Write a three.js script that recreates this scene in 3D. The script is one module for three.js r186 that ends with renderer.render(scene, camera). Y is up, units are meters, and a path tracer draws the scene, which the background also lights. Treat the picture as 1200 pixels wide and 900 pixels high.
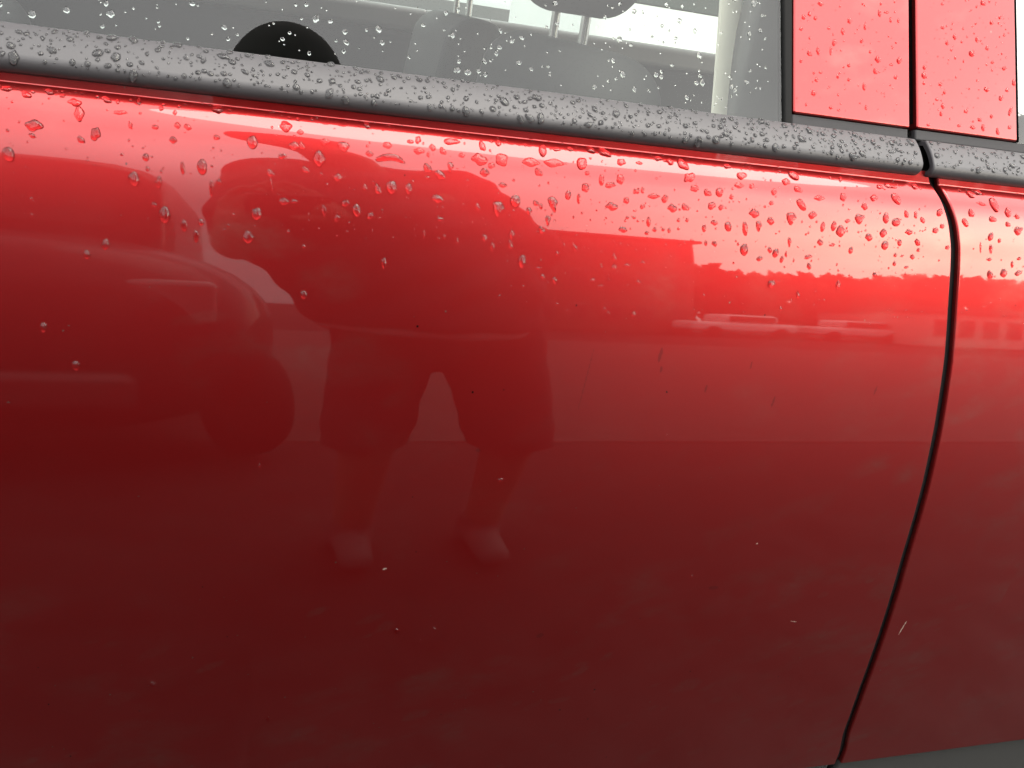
import * as THREE from 'three';
import { RoundedBoxGeometry } from 'three/addons/geometries/RoundedBoxGeometry.js';
import { mergeGeometries } from 'three/addons/utils/BufferGeometryUtils.js';

// ---------------------------------------------------------------- camera, sky, sun, exposure
const scene = new THREE.Scene();
const EYE = new THREE.Vector3(0, 1.09, 0.64);
const camera = new THREE.PerspectiveCamera(49.1, 4 / 3, 0.02, 400);
camera.matrixAutoUpdate = true;
camera.position.copy(EYE);
const viewTurn = new THREE.Quaternion().setFromRotationMatrix(new THREE.Matrix4().makeBasis(
  new THREE.Vector3(0.9565, 0.1433, 0.2543), new THREE.Vector3(-0.0207, 0.9022, -0.4308), new THREE.Vector3(-0.2911, 0.4067, 0.8659)));
camera.quaternion.copy(viewTurn.normalize());
scene.add(camera);

const rad = (d) => d * Math.PI / 180;
function seeded(seed) { let a = seed >>> 0; return () => { a = (a + 0x6d2b79f5) >>> 0; let t = Math.imul(a ^ (a >>> 15), a | 1); t ^= t + Math.imul(t ^ (t >>> 7), t | 61); return ((t ^ (t >>> 14)) >>> 0) / 4294967296; }; }
const hash = (x, y, s) => { let h = Math.imul(x, 374761393) + Math.imul(y, 668265263) + Math.imul(s, 974634777); h = Math.imul(h ^ (h >>> 13), 1274126177); return ((h ^ (h >>> 16)) >>> 0) / 4294967296; };
function vnoise(x, y, s) {
  const ix = Math.floor(x), iy = Math.floor(y), fx = x - ix, fy = y - iy, u = fx * fx * (3 - 2 * fx), v = fy * fy * (3 - 2 * fy);
  return (hash(ix, iy, s) * (1 - u) + hash(ix + 1, iy, s) * u) * (1 - v) + (hash(ix, iy + 1, s) * (1 - u) + hash(ix + 1, iy + 1, s) * u) * v;
}
const fbm = (x, y, s, n = 4) => { let a = 0.5, t = 0, w = 0; for (let i = 0; i < n; i++) { t += a * vnoise(x, y, s + i); w += a; a *= 0.5; x *= 2.03; y *= 2.03; } return t / w; };

const dirOf = (az, el) => new THREE.Vector3(Math.sin(rad(az)) * Math.cos(rad(el)), Math.sin(rad(el)), Math.cos(rad(az)) * Math.cos(rad(el)));
const SUN = dirOf(42, 66);
{
  // overcast: thin bright cloud round the hidden sun, soft layers towards the horizon
  const W = 1024, H = 512, data = new Float32Array(W * H * 4), glow = dirOf(46, 11), d = new THREE.Vector3();
  for (let r = 0; r < H; r++) for (let c = 0; c < W; c++) {
    const el = ((r + 0.5) / H - 0.5) * Math.PI, az = ((c + 0.5) / W - 0.5) * 2 * Math.PI;
    d.set(Math.cos(az) * Math.cos(el), Math.sin(el), Math.sin(az) * Math.cos(el));
    const y = Math.max(d.y, 0.04), px = d.x / (y + 0.25) * 1.7, pz = d.z / (y + 0.25) * 1.7;
    const cloud = fbm(px + 11, pz + 7, 5, 5) - 0.5, bank = fbm(az * 3 + 4, el * 22, 9, 4) - 0.5;
    const turnBy = Math.atan2(d.x * glow.z - d.z * glow.x, d.x * glow.x + d.z * glow.z), a1 = Math.hypot(turnBy / rad(24), (el - rad(11)) / rad(el > rad(11) ? 11 : 14)), a2 = Math.acos(Math.min(1, d.dot(SUN))) / rad(26);
    const g = Math.exp(-a1 * a1), s = Math.exp(-a2 * a2);
    const deck = THREE.MathUtils.smoothstep(el, rad(11), rad(22));
    const L = (0.19 + 0.46 * deck + 0.1 * Math.max(0, d.y) + 1.75 * g + 0.15 * s) * (1 + 0.5 * cloud + 0.4 * bank * Math.exp(-el * 3));
    const k = (r * W + c) * 4, warm = Math.min(1, 0.75 * g + 0.4 * s);
    data[k] = L * (1.0 + 0.03 * warm); data[k + 1] = L * (1.0 - 0.08 * warm); data[k + 2] = L * (1.0 - 0.36 * warm); data[k + 3] = 1;
  }
  const sky = new THREE.DataTexture(data, W, H, THREE.RGBAFormat, THREE.FloatType);
  sky.mapping = THREE.EquirectangularReflectionMapping; sky.minFilter = sky.magFilter = THREE.LinearFilter; sky.needsUpdate = true;
  scene.background = sky; scene.environment = sky;
}
const sun = new THREE.DirectionalLight(new THREE.Color(1, 0.95, 0.88), 0.6);
sun.position.copy(SUN).multiplyScalar(30); sun.target.position.set(0, 0.5, 0);
sun.castShadow = true; sun.shadow.radius = 85; sun.shadow.mapSize.set(2048, 2048);
Object.assign(sun.shadow.camera, { left: -6, right: 6, top: 6, bottom: -6, near: 1, far: 60 });
scene.add(sun, sun.target);
const renderer = new THREE.WebGLRenderer({ antialias: true });
renderer.toneMapping = THREE.LinearToneMapping; renderer.toneMappingExposure = 6;
renderer.shadowMap.enabled = true;

// ---------------------------------------------------------------- helpers
const taken = new Map();
function numbered(name) { const n = taken.get(name) ?? 0; taken.set(name, n + 1); return n ? name + '_' + String(n).padStart(3, '0') : name; }
function tag(o, label, category, group, kind) { if (label) o.userData.label = label; if (category) o.userData.category = category; if (group) o.userData.group = group; if (kind) o.userData.kind = kind; return o; }
function mesh(name, geometry, material, parent = scene) {
  const m = new THREE.Mesh(geometry, material); m.name = parent === scene ? numbered(name) : name; m.castShadow = m.receiveShadow = true; parent.add(m); return m;
}
function thing(name, label, category, [x, y, z] = [0, 0, 0], turn = 0, group) {
  const g = new THREE.Group(); g.name = numbered(name); g.position.set(x, y, z); g.rotation.y = turn; scene.add(g); return tag(g, label, category, group);
}
function box(w, h, d, x, y, z, r = 0.01, seg = 2) { const g = r > 0 ? new RoundedBoxGeometry(w, h, d, seg, Math.min(r, w / 2.01, h / 2.01, d / 2.01)) : new THREE.BoxGeometry(w, h, d); g.translate(x, y, z); return g; }
function texture(size, fill, srgb = false, repeat = true) {
  const data = new Uint8Array(size * size * 4);
  for (let y = 0; y < size; y++) for (let x = 0; x < size; x++) { const k = (y * size + x) * 4, v = fill(x, y); data[k] = v[0]; data[k + 1] = v[1]; data[k + 2] = v[2]; data[k + 3] = 255; }
  const t = new THREE.DataTexture(data, size, size); t.magFilter = THREE.LinearFilter; t.minFilter = THREE.LinearMipmapLinearFilter; t.generateMipmaps = true;
  t.wrapS = t.wrapT = repeat ? THREE.RepeatWrapping : THREE.ClampToEdgeWrapping; if (srgb) t.colorSpace = THREE.SRGBColorSpace; t.needsUpdate = true; return t;
}
const toS = (l) => 255 * (l <= 0.0031308 ? 12.92 * l : 1.055 * Math.pow(l, 1 / 2.4) - 0.055);
const lin = (r, g, b) => new THREE.Color().setRGB(r, g, b);
const std = (c, roughness = 0.6, more = {}) => new THREE.MeshStandardMaterial({ color: lin(...c), roughness, ...more });
function sheet(rows, cols) { // rows[i][j] = {p, n, uv}: one smooth sheet
  const P = [], N = [], U = [], I = [], w = cols;
  for (const row of rows) for (const v of row) { P.push(...v.p); N.push(...v.n); U.push(...v.uv); }
  for (let i = 0; i + 1 < rows.length; i++) for (let j = 0; j + 1 < w; j++) { const a = i * w + j; I.push(a, a + 1, a + w + 1, a, a + w + 1, a + w); }
  const g = new THREE.BufferGeometry();
  g.setAttribute('position', new THREE.Float32BufferAttribute(P, 3)); g.setAttribute('normal', new THREE.Float32BufferAttribute(N, 3)); g.setAttribute('uv', new THREE.Float32BufferAttribute(U, 2)); g.setIndex(I); return g;
}

// ---------------------------------------------------------------- the section of the car's side, sill to shoulder (metres, height against depth)
const TILT = [[0.09, -9], [0.32, -5.5], [0.49, -2], [0.62, 1.8], [0.73, 6.2], [0.855, 10.3], [0.905, 12], [0.935, 14.3], [0.962, 17.5], [0.972, 24], [0.980, 38], [0.985, 50], [0.988, 57], [0.9887, 16], [0.9895, 4], [1.03, 2]];
const tiltAt = (y) => { let i = 0; while (i < TILT.length - 2 && y > TILT[i + 1][0]) i++; const [a, b] = [TILT[i], TILT[i + 1]]; return rad(a[1] + (b[1] - a[1]) * Math.min(1, Math.max(0, (y - a[0]) / (b[0] - a[0])))); };
const SECTION = []; // y, z, normal y, normal z, arc length
{
  const Y0 = 0.212, Y1 = 1.0, n = 1280; let z = 0, s = 0;
  for (let i = 0; i <= n; i++) {
    const y = Y0 + (Y1 - Y0) * i / n, h = (Y1 - Y0) / n;
    if (i) { const a = tiltAt(y - h / 2); z -= Math.tan(a) * h; s += h / Math.cos(a); }
    const a = tiltAt(y); SECTION.push([y, z, Math.sin(a), Math.cos(a), s]);
  }
  const z0 = SECTION[Math.round((0.62 - Y0) / (Y1 - Y0) * n)][1];
  for (const p of SECTION) p[1] -= z0;
}
function sideAt(x, y) { // point and normal on the car's side
  const t = (y - 0.212) / 0.788 * 1280, i = Math.min(1279, Math.max(0, Math.floor(t))), f = t - i, a = SECTION[i], b = SECTION[i + 1], m = (k) => a[k] + (b[k] - a[k]) * f;
  return { p: new THREE.Vector3(x, m(0), m(1)), n: new THREE.Vector3(0, m(2), m(3)).normalize() };
}
const lerpTable = (T, y) => { let i = 0; while (i < T.length - 2 && y > T[i + 1][0]) i++; const [a, b] = [T[i], T[i + 1]], f = (y - a[0]) / (b[0] - a[0]); return a[1] + (b[1] - a[1]) * f; };
const smoothTable = (T, y) => { let t = 0, w = 0; for (let k = -4; k <= 4; k++) { const g = Math.exp(-k * k / 6); t += g * lerpTable(T, y + k * 0.0025); w += g; } return t / w; };
const GAP = [[0.2, 0.7800], [0.2399, 0.7733], [0.2777, 0.762], [0.3627, 0.7488], [0.467, 0.7361], [0.5832, 0.7214], [0.6734, 0.714], [0.7451, 0.7064], [0.8207, 0.696], [0.8826, 0.6839], [0.9081, 0.6794], [0.933, 0.6746], [0.9554, 0.6668], [0.9722, 0.6572], [0.9848, 0.6489], [0.9907, 0.646], [0.9949, 0.6423], [1.02, 0.628]];
const gapAt = (y) => smoothTable(GAP, y), HALF_GAP = 0.0046;

// a pressed panel: rows along the section, edges rolled back with a small radius
function panelRow(p, n, xl, xr, s, cols, turnL, turnR) {
  const row = [], r = 0.0022, put = (x, drop, nx, k) => row.push({ p: [x, p[0] - n[0] * drop, p[1] - n[1] * drop], n: [nx, n[0] * k, n[1] * k], uv: [x, s] });
  if (turnL) { put(xl, 0.0055, -1, 0); for (let k = 0; k <= 4; k++) { const a = Math.PI / 2 * (1 - k / 4); put(xl + r - r * Math.sin(a), r - r * Math.cos(a), -Math.sin(a), Math.cos(a)); } } else put(xl, 0, 0, 1);
  const a = turnL ? xl + r : xl, b = turnR ? xr - r : xr;
  for (let j = 1; j < cols; j++) put(a + (b - a) * j / cols, 0, 0, 1);
  if (turnR) { for (let k = 0; k <= 4; k++) { const t = Math.PI / 2 * k / 4; put(xr - r + r * Math.sin(t), r - r * Math.cos(t), Math.sin(t), Math.cos(t)); } put(xr, 0.0055, 1, 0); } else put(xr, 0, 0, 1);
  return row;
}
function sidePanel(left, right, turnL, turnR, cols = 14) {
  const rows = [], first = SECTION[0], r = 0.003;
  for (let k = 0; k <= 5; k++) { // lower edge rolls under
    const a = rad(-90) * (1 - k / 5), c = Math.cos(a), s = Math.sin(a), n = [first[2] * c + first[3] * s, first[3] * c - first[2] * s];
    const p = [first[0] + (n[0] - first[2]) * r, first[1] + (n[1] - first[3]) * r];
    if (k === 0) rows.push(panelRow([p[0], p[1] - 0.03], n, left(p[0]), right(p[0]), -0.04, cols, turnL, turnR));
    if (k < 5) rows.push(panelRow(p, n, left(p[0]), right(p[0]), (k - 5) * 0.001, cols, turnL, turnR));
  }
  for (const q of SECTION) rows.push(panelRow([q[0], q[1]], [q[2], q[3]], left(q[0]), right(q[0]), q[4], cols, turnL, turnR));
  return sheet(rows, rows[0].length);
}

// ---------------------------------------------------------------- materials of the car
const RED = [0.3, 0.0112, 0.012];
function paintMaps(seed, marks, S = 2048) { // 1.6 m of panel across: road film in blotches and wipe streaks, lint, chips
  const M = 1.6, rnd = seeded(seed), spots = [];
  const cells = new Map();
  const addSpot = (x, y, r, c) => { const k = Math.floor(x / 0.02) + ',' + Math.floor(y / 0.02); if (!cells.has(k)) cells.set(k, []); cells.get(k).push([x, y, r, c]); };
  for (let i = 0; i < 420; i++) addSpot(rnd() * M - 0.55, rnd() * M, 0.0004 + 0.0006 * rnd() * rnd(), rnd() < 0.75 ? 1 : 0);
  const film = (x, y) => {
    const a = fbm(x * 17 + y * 9, y * 38 - x * 12, seed, 4), b = fbm(x * 110, y * 220 + x * 60, seed + 7, 3), c = fbm(x * 5.3, y * 6.1, seed + 13, 4);
    return Math.max(0, a - 0.46) * 1.5 * (0.35 + b) * Math.max(0.12, Math.min(1, (c - 0.4) * 4));
  };
  const dust = new Float32Array(S * S); // dried wisps low on the panel
  for (let i = 0; i < 210; i++) {
    const wx = rnd() * 1.5 - 0.65, wy = Math.pow(rnd(), 1.3) * 0.34, a = 0.35 + 0.5 * (rnd() - 0.5), ru = 0.006 + 0.02 * rnd() * rnd(), rv = ru * (0.25 + 0.3 * rnd()), al = 0.06 + 0.16 * rnd() * rnd(), c = Math.cos(a), s = Math.sin(a);
    const i0 = Math.floor((wx + 0.7 - ru * 1.4) / M * S), i1 = Math.ceil((wx + 0.7 + ru * 1.4) / M * S), j0 = Math.floor((wy + 0.1 - ru * 1.4) / M * S), j1 = Math.ceil((wy + 0.1 + ru * 1.4) / M * S);
    for (let j = Math.max(0, j0); j < Math.min(S, j1); j++) for (let k = Math.max(0, i0); k < Math.min(S, i1); k++) {
      const dx = (k + 0.5) / S * M - 0.7 - wx, dy = (j + 0.5) / S * M - 0.1 - wy, u = (dx * c + dy * s) / ru, v = (dy * c - dx * s) / rv, q = Math.hypot(u, v) + 0.7 * (fbm(k / 9, j / 9, seed + 31, 3) - 0.5);
      if (q < 1) dust[j * S + k] = Math.min(0.35, dust[j * S + k] + al * Math.min(1, (1 - q) * 2.5) * (0.5 + vnoise(k / 2.5, j / 2.5, seed + 37)));
    }
  }
  const mark = (x, y) => { let hit = null; for (const m of marks) { const dx = x - m[0], dy = y - m[1], c = Math.cos(m[4]), s = Math.sin(m[4]), u = (dx * c + dy * s) / m[2], v = (-dx * s + dy * c) / m[3]; if (u * u + v * v < 1) hit = m[5]; } return hit; };
  const color = texture(S, (i, j) => {
    const x = (i + 0.5) / S * M - 0.7, y = (j + 0.5) / S * M - 0.1, f = Math.min(0.3, 0.5 * film(x, y) + 0.02 * vnoise(x * 900, y * 900, 41) + dust[j * S + i]), grain = (hash(i, j, 3) - 0.5) * 0.06;
    let c = [RED[0] * (1 + grain) * (1 - f) + 0.2 * f, RED[1] * (1 - f) + 0.09 * f, RED[2] * (1 - f) + 0.075 * f];
    const m = mark(x, y); if (m) c = m;
    else for (let a = -1; a <= 1; a++) for (let b = -1; b <= 1; b++) { const l = cells.get((Math.floor(x / 0.02) + a) + ',' + (Math.floor(y / 0.02) + b)); if (l) for (const q of l) if ((x - q[0]) ** 2 + (y - q[1]) ** 2 < q[2] * q[2]) c = q[3] ? [0.2, 0.1, 0.085] : [0.012, 0.002, 0.002]; }
    return c.map(toS);
  }, true);
  const rough = texture(1024, (i, j) => { const x = (i + 0.5) / 1024 * M - 0.7, y = (j + 0.5) / 1024 * M - 0.1, f = film(x, y); const v = 255 * Math.min(1, 0.1 + 0.4 * f + 0.05 * hash(i, j, 8)); return [v, v, v]; });
  for (const t of [color, rough]) { t.repeat.set(1 / M, 1 / M); t.offset.set(0.7 / M, 0.1 / M); }
  return { color, rough };
}
const peel = texture(1024, (i, j) => { // orange peel of the lacquer, 0.25 m of panel
  const u = i / 1024 * 64, v = j / 1024 * 64, w = (x, y, s, n) => { const ix = Math.floor(x), iy = Math.floor(y), fx = x - ix, fy = y - iy, a = fx * fx * (3 - 2 * fx), b = fy * fy * (3 - 2 * fy), m = (k) => ((k % n) + n) % n; return (hash(m(ix), m(iy), s) * (1 - a) + hash(m(ix + 1), m(iy), s) * a) * (1 - b) + (hash(m(ix), m(iy + 1), s) * (1 - a) + hash(m(ix + 1), m(iy + 1), s) * a) * b; };
  const h = 255 * (0.6 * w(u, v, 2, 64) + 0.4 * w(u * 2, v * 2, 3, 128)); return [h, h, h];
}); peel.repeat.set(4, 4);
function paint(seed, marks = [], S = 2048) {
  const { color, rough } = paintMaps(seed, marks, S);
  return new THREE.MeshPhysicalMaterial({ map: color, roughness: 0.36, metalness: 0.92, clearcoat: 1, clearcoatRoughness: 0.16, clearcoatRoughnessMap: rough, bumpMap: peel, bumpScale: 0.000016 });
}
const CHIP = [0.95, 0.8, 0.7];
const GRIME = [0.2, 0.009, 0.0095], FAINT = [0.235, 0.0108, 0.0115];
const doorPaint = paint(21, [[0.119, 0.384, 0.002, 0.001, 0.3, CHIP], [0.517, 0.396, 0.0012, 0.0007, 0.1, CHIP], [0.600, 0.283, 0.005, 0.0005, -0.2, CHIP],
  [0.2905, 0.578, 0.0007, 0.03, -0.125, FAINT], [0.362, 0.604, 0.0016, 0.007, -0.1, GRIME], [0.365, 0.590, 0.0013, 0.003, 0, GRIME], [0.494, 0.560, 0.0012, 0.006, -0.15, GRIME], [0.416, 0.572, 0.001, 0.004, -0.1, GRIME],
  [0.461, 0.597, 0.001, 0.004, -0.1, GRIME], [0.613, 0.574, 0.001, 0.005, -0.2, GRIME], [0.289, 0.289, 0.004, 0.003, 0.4, FAINT], [0.479, 0.34, 0.006, 0.0025, 0, FAINT], [0.195, 0.508, 0.0025, 0.0018, 0, FAINT]]);
const quarterPaint = paint(58, [[0.763, 0.259, 0.0008, 0.0115, -0.12, CHIP]]);
const plainPaint = new THREE.MeshPhysicalMaterial({ color: lin(...RED), roughness: 0.36, metalness: 0.92, clearcoat: 1, clearcoatRoughness: 0.03 });
const speck = texture(512, (i, j) => { const h = 90 + 120 * fbm(i / 5, j / 5, 31, 3) + 40 * (hash(i, j, 4) - 0.5); return [h, h, h]; }); speck.repeat.set(12, 12);
const trimPlastic = new THREE.MeshStandardMaterial({ color: lin(0.036, 0.034, 0.037), roughness: 0.5, bumpMap: speck, bumpScale: 0.00006 });
const sillPlastic = new THREE.MeshPhysicalMaterial({ specularIntensity: 0.4, color: lin(0.02, 0.02, 0.0195), roughness: 0.85, bumpMap: speck, bumpScale: 0.0001 });
const rubber = new THREE.MeshPhysicalMaterial({ color: lin(0.01, 0.01, 0.01), roughness: 0.8, specularIntensity: 0.25 }), stripPlastic = new THREE.MeshPhysicalMaterial({ color: lin(0.03, 0.029, 0.031), roughness: 0.7, specularIntensity: 0.5 }), jambBlack = std([0.006, 0.005, 0.005], 0.9);
const pane = new THREE.MeshPhysicalMaterial({ color: lin(0.86, 0.9, 0.87), roughness: 0, transmission: 1, thickness: 0, ior: 1.5 });
const wetPaint = new THREE.MeshPhysicalMaterial({ color: lin(...RED), roughness: 0.36, metalness: 0.92 }), wetTrim = new THREE.MeshPhysicalMaterial({ color: lin(0.045, 0.044, 0.046), roughness: 0.9, specularIntensity: 0.1 });
const water = new THREE.MeshPhysicalMaterial({ color: lin(1, 1, 1), roughness: 0, transmission: 1, thickness: 0.001, ior: 1.33 });

// ---------------------------------------------------------------- the setting
const asphalt = texture(1024, (i, j) => { const t = 0.008 + 0.014 * fbm(i / 40, j / 40, 17, 4) + 0.012 * (hash(i, j, 6) - 0.4); return [toS(t * 1.02), toS(t), toS(t * 0.97)]; }, true); asphalt.repeat.set(0.5, 0.5);
const slabs = texture(1024, (i, j) => { const t = 0.03 + 0.03 * fbm(i / 60, j / 60, 23, 4) + 0.02 * (hash(i, j, 7) - 0.5); return [toS(t * 1.05), toS(t), toS(t * 0.93)]; }, true); slabs.repeat.set(0.5, 0.5);
function flat(x0, x1, z0, z1, y) { const g = new THREE.BufferGeometry(); g.setAttribute('position', new THREE.Float32BufferAttribute([x0, y, z1, x1, y, z1, x1, y, z0, x0, y, z0], 3)); g.setAttribute('normal', new THREE.Float32BufferAttribute([0, 1, 0, 0, 1, 0, 0, 1, 0, 0, 1, 0], 3)); g.setAttribute('uv', new THREE.Float32BufferAttribute([x0, z1, x1, z1, x1, z0, x0, z0], 2)); g.setIndex([0, 1, 2, 0, 2, 3]); return g; }
tag(mesh('ground', flat(-200, 200, -200, 200, 0), new THREE.MeshPhysicalMaterial({ map: asphalt, roughness: 0.9, specularIntensity: 0.3 })), 'dark wet asphalt under the parked red car', null, null, 'structure');
tag(mesh('pavement', flat(-200, 200, 2.35, 14, 0.004), new THREE.MeshPhysicalMaterial({ map: slabs, roughness: 0.9, specularIntensity: 0.3 })), 'pale concrete strip across the parking area', null, null, 'structure');

// ---------------------------------------------------------------- the red car
const car = thing('red_car', 'glossy red car with black belt trim, wet with raindrops', 'car');
const SLOPE = Math.tan(rad(20)), glassZ = (y) => -0.094 - (y - 1.0268) * SLOPE, GN = [Math.sin(rad(20)), Math.cos(rad(20))];
const door = mesh('front_door', sidePanel((y) => -0.62 - 0.02 * y, (y) => gapAt(y) - HALF_GAP, true, true, 18), doorPaint, car);
const quarter = mesh('quarter_panel', sidePanel((y) => gapAt(y) + HALF_GAP, () => 1.95, true, false, 18), quarterPaint, car);
mesh('front_wing', sidePanel(() => -1.5, (y) => -0.629 - 0.02 * y, false, true, 8), plainPaint, car);
// dark shut-line channel behind the panel gaps
mesh('door_jamb', (() => { const rows = SECTION.map((q) => { const r = []; for (const x of [gapAt(q[0]) - 0.04, gapAt(q[0]) + 0.04]) r.push({ p: [x, q[0] - q[2] * 0.0075, q[1] - q[3] * 0.0075], n: [0, q[2], q[3]], uv: [x, q[4]] }); return r; }); return sheet(rows, 2); })(), jambBlack, car);
mesh('hinge_pillar', box(0.09, 0.82, 0.02, -0.64, 0.62, -0.055, 0.004), jambBlack, car);

// belt trim: rounded lip, sloping face, nose, return
const TRIM = (() => {
  const pts = [], arc = (cy, cz, r, a0, a1, n) => { for (let i = 0; i <= n; i++) { const a = rad(a0 + (a1 - a0) * i / n); pts.push([cy + r * Math.sin(a), cz + r * Math.cos(a), Math.sin(a), Math.cos(a)]); } };
  pts.push([0.9945, -0.092, -1, 0]);
  arc(1.0035, -0.0701, 0.009, -95, 37, 12);   // underside and nose
  arc(0.9614, -0.1198, 0.0741, 40, 62, 10);   // bowed face, one large radius
  arc(1.0245, -0.0862, 0.0026, 66, 130, 6);   // upper lip
  pts.push([1.0252, -0.0975, Math.sin(rad(120)), Math.cos(rad(120))]);
  return pts;
})();
function trimPiece(left, right, turnL, turnR) {
  let s = 0; const rows = TRIM.map((q, i) => { if (i) s += Math.hypot(q[0] - TRIM[i - 1][0], q[1] - TRIM[i - 1][1]); return panelRow([q[0], q[1]], [q[2], q[3]], left(q[0]), right(q[0]), s, 4, turnL, turnR); });
  return sheet(rows, rows[0].length);
}
const trimEnd = (y) => 0.6200 + (y - 1.0) * 0.07;
mesh('belt_trim', trimPiece(() => -0.63, trimEnd, true, true), trimPlastic, door);
mesh('belt_trim', trimPiece((y) => trimEnd(y) + 0.0118, () => 1.7, true, false), trimPlastic, quarter);
mesh('trim_backing', box(0.05, 0.045, 0.004, 0.626, 1.004, -0.097, 0.001), jambBlack, car);

// upper body: glass, seals and red pillar panels on the sloping plane
function slab(y0, y1, left, right, lift, turnL, turnR, cols = 4, rowsN = 24, turnEnds = true) {
  const rows = [];
  const at = (y, drop, n) => rows.push(panelRow([y + GN[0] * (lift - drop), glassZ(y) + GN[1] * (lift - drop)], n, left(y), right(y), y, cols, turnL, turnR));
  const r = 0.0022;
  if (turnEnds) { at(y0, 0.012, [-GN[1], GN[0]]); for (let k = 0; k < 4; k++) { const a = Math.PI / 2 * (1 - k / 4); at(y0 + (r - r * Math.sin(a)), r - r * Math.cos(a), [GN[0] * Math.cos(a) - GN[1] * Math.sin(a), GN[1] * Math.cos(a) + GN[0] * Math.sin(a)]); } }
  for (let i = 0; i <= rowsN; i++) at(y0 + r + (y1 - y0 - r) * i / rowsN, 0, GN);
  return sheet(rows, rows[0].length);
}
const ROOF_Y = 1.40;
const lineX = (x0, y0, x1, y1) => (y) => x0 + (x1 - x0) * (y - y0) / (y1 - y0);
const sealL = lineX(0.4730, 1.033, 0.4629, 1.13), sealR = lineX(0.4817, 1.033, 0.4727, 1.131);
const p1R = lineX(0.6170, 1.033, 0.6028, 1.149), p2L = lineX(0.6258, 1.031, 0.6106, 1.15), p2R = lineX(0.7532, 1.037, 0.7323, 1.167);
mesh('window_pane', slab(1.02, ROOF_Y, () => -0.55, (y) => sealL(y) + 0.001, 0, false, false, 4, 8, false), pane, door);
mesh('window_seal', slab(1.022, ROOF_Y, sealL, sealR, 0.0035, true, true, 2, 8), rubber, door);
mesh('pillar_panel', slab(1.0345, ROOF_Y, (y) => sealR(y) + 0.0004, p1R, 0.0045, true, true, 6, 20), paint(77, [], 1024), door);
mesh('window_seal', slab(1.024, 1.0338, sealR, p1R, 0.002, true, true, 2, 2), stripPlastic, door);
mesh('pillar_panel', slab(1.0355, ROOF_Y, p2L, p2R, 0.0045, true, true, 6, 20), paint(91, [], 1024), quarter);
mesh('window_seal', slab(1.025, 1.0346, p2L, (y) => p2R(y) + 0.03, 0.002, true, true, 2, 2), stripPlastic, quarter);
mesh('window_seal', slab(1.035, ROOF_Y, (y) => p2R(y) + 0.0004, (y) => p2R(y) + 0.0028, 0.0035, true, true, 2, 8), rubber, quarter);
mesh('window_pane', slab(1.02, ROOF_Y, (y) => p2R(y) + 0.002, () => 1.35, 0.001, false, false, 2, 8, false), pane, quarter);
mesh('rear_pillar', slab(1.02, ROOF_Y, () => 1.35, () => 1.9, 0.003, true, true, 4, 8), plainPaint, car);
mesh('pillar_backing', (() => { const rows = []; for (let i = 0; i <= 6; i++) { const y = 1.0 + 0.4 * i / 6, r = []; for (const x of [sealR(y) - 0.006, p2R(y) + 0.001]) r.push({ p: [x, y - GN[0] * 0.012, glassZ(y) - GN[1] * 0.012], n: [0, ...GN], uv: [x, y] }); rows.push(r); } return sheet(rows, 2); })(), jambBlack, car);
// roof, far side and floor that close the cabin
const cabinGrey = std([0.022, 0.022, 0.0212], 0.9), darkCloth = std([0.014, 0.014, 0.014], 0.95), headlining = std([0.2, 0.2, 0.19], 0.95);
const zTop = glassZ(ROOF_Y);
mesh('roof', box(3.0, 0.04, 1.6 + 2 * zTop + 0.05, 0.25, ROOF_Y + 0.022, -0.8, 0.015, 3), plainPaint, car);
mesh('headlining', box(2.9, 0.012, 1.6 + 2 * zTop - 0.02, 0.25, ROOF_Y - 0.008, -0.8, 0.004), headlining, car);
mesh('floor_pan', box(3.4, 0.04, 1.5, 0.2, 0.3, -0.8, 0.01), darkCloth, car);
const far = mesh('far_door', box(3.4, 0.73, 0.06, 0.2, 0.66, -1.55, 0.02), plainPaint, car);
mesh('door_lining', box(3.3, 0.68, 0.09, 0.2, 0.67, -1.47, 0.035, 4), cabinGrey, far);
mesh('window_sill', box(3.3, 0.052, 0.06, 0.2, 1.026, -1.452, 0.014, 3), std([0.16, 0.16, 0.155], 0.6), far);
for (const x of [-1.3, 1.45]) mesh('far_pillar', box(0.12, 0.4, 0.05, x, 1.22, -1.46, 0.012), cabinGrey, car);
mesh('far_pillar', box(0.035, 0.4, 0.04, 1.215, 1.22, -1.455, 0.01), std([0.55, 0.54, 0.47], 0.8), car);
mesh('far_window', box(2.6, 0.36, 0.004, 0.08, 1.22, -1.5, 0), pane, car);
mesh('dashboard', box(0.35, 0.4, 1.3, -0.62, 0.78, -0.8, 0.08, 4), darkCloth, car);
mesh('front_bulkhead', box(0.04, 0.75, 1.45, -0.9, 0.65, -0.8, 0.01), darkCloth, car);
mesh('rear_bulkhead', box(0.04, 0.75, 1.45, 1.85, 0.65, -0.8, 0.01), darkCloth, car);
mesh('windscreen', (() => { const g = box(0.006, 0.62, 1.25, 0, 0, 0, 0); g.rotateZ(rad(-50)); g.translate(-0.98, 1.2, -0.8); return g; })(), pane, car);
mesh('bonnet', box(0.7, 0.05, 1.45, -1.3, 0.98, -0.8, 0.02), plainPaint, car);
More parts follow.
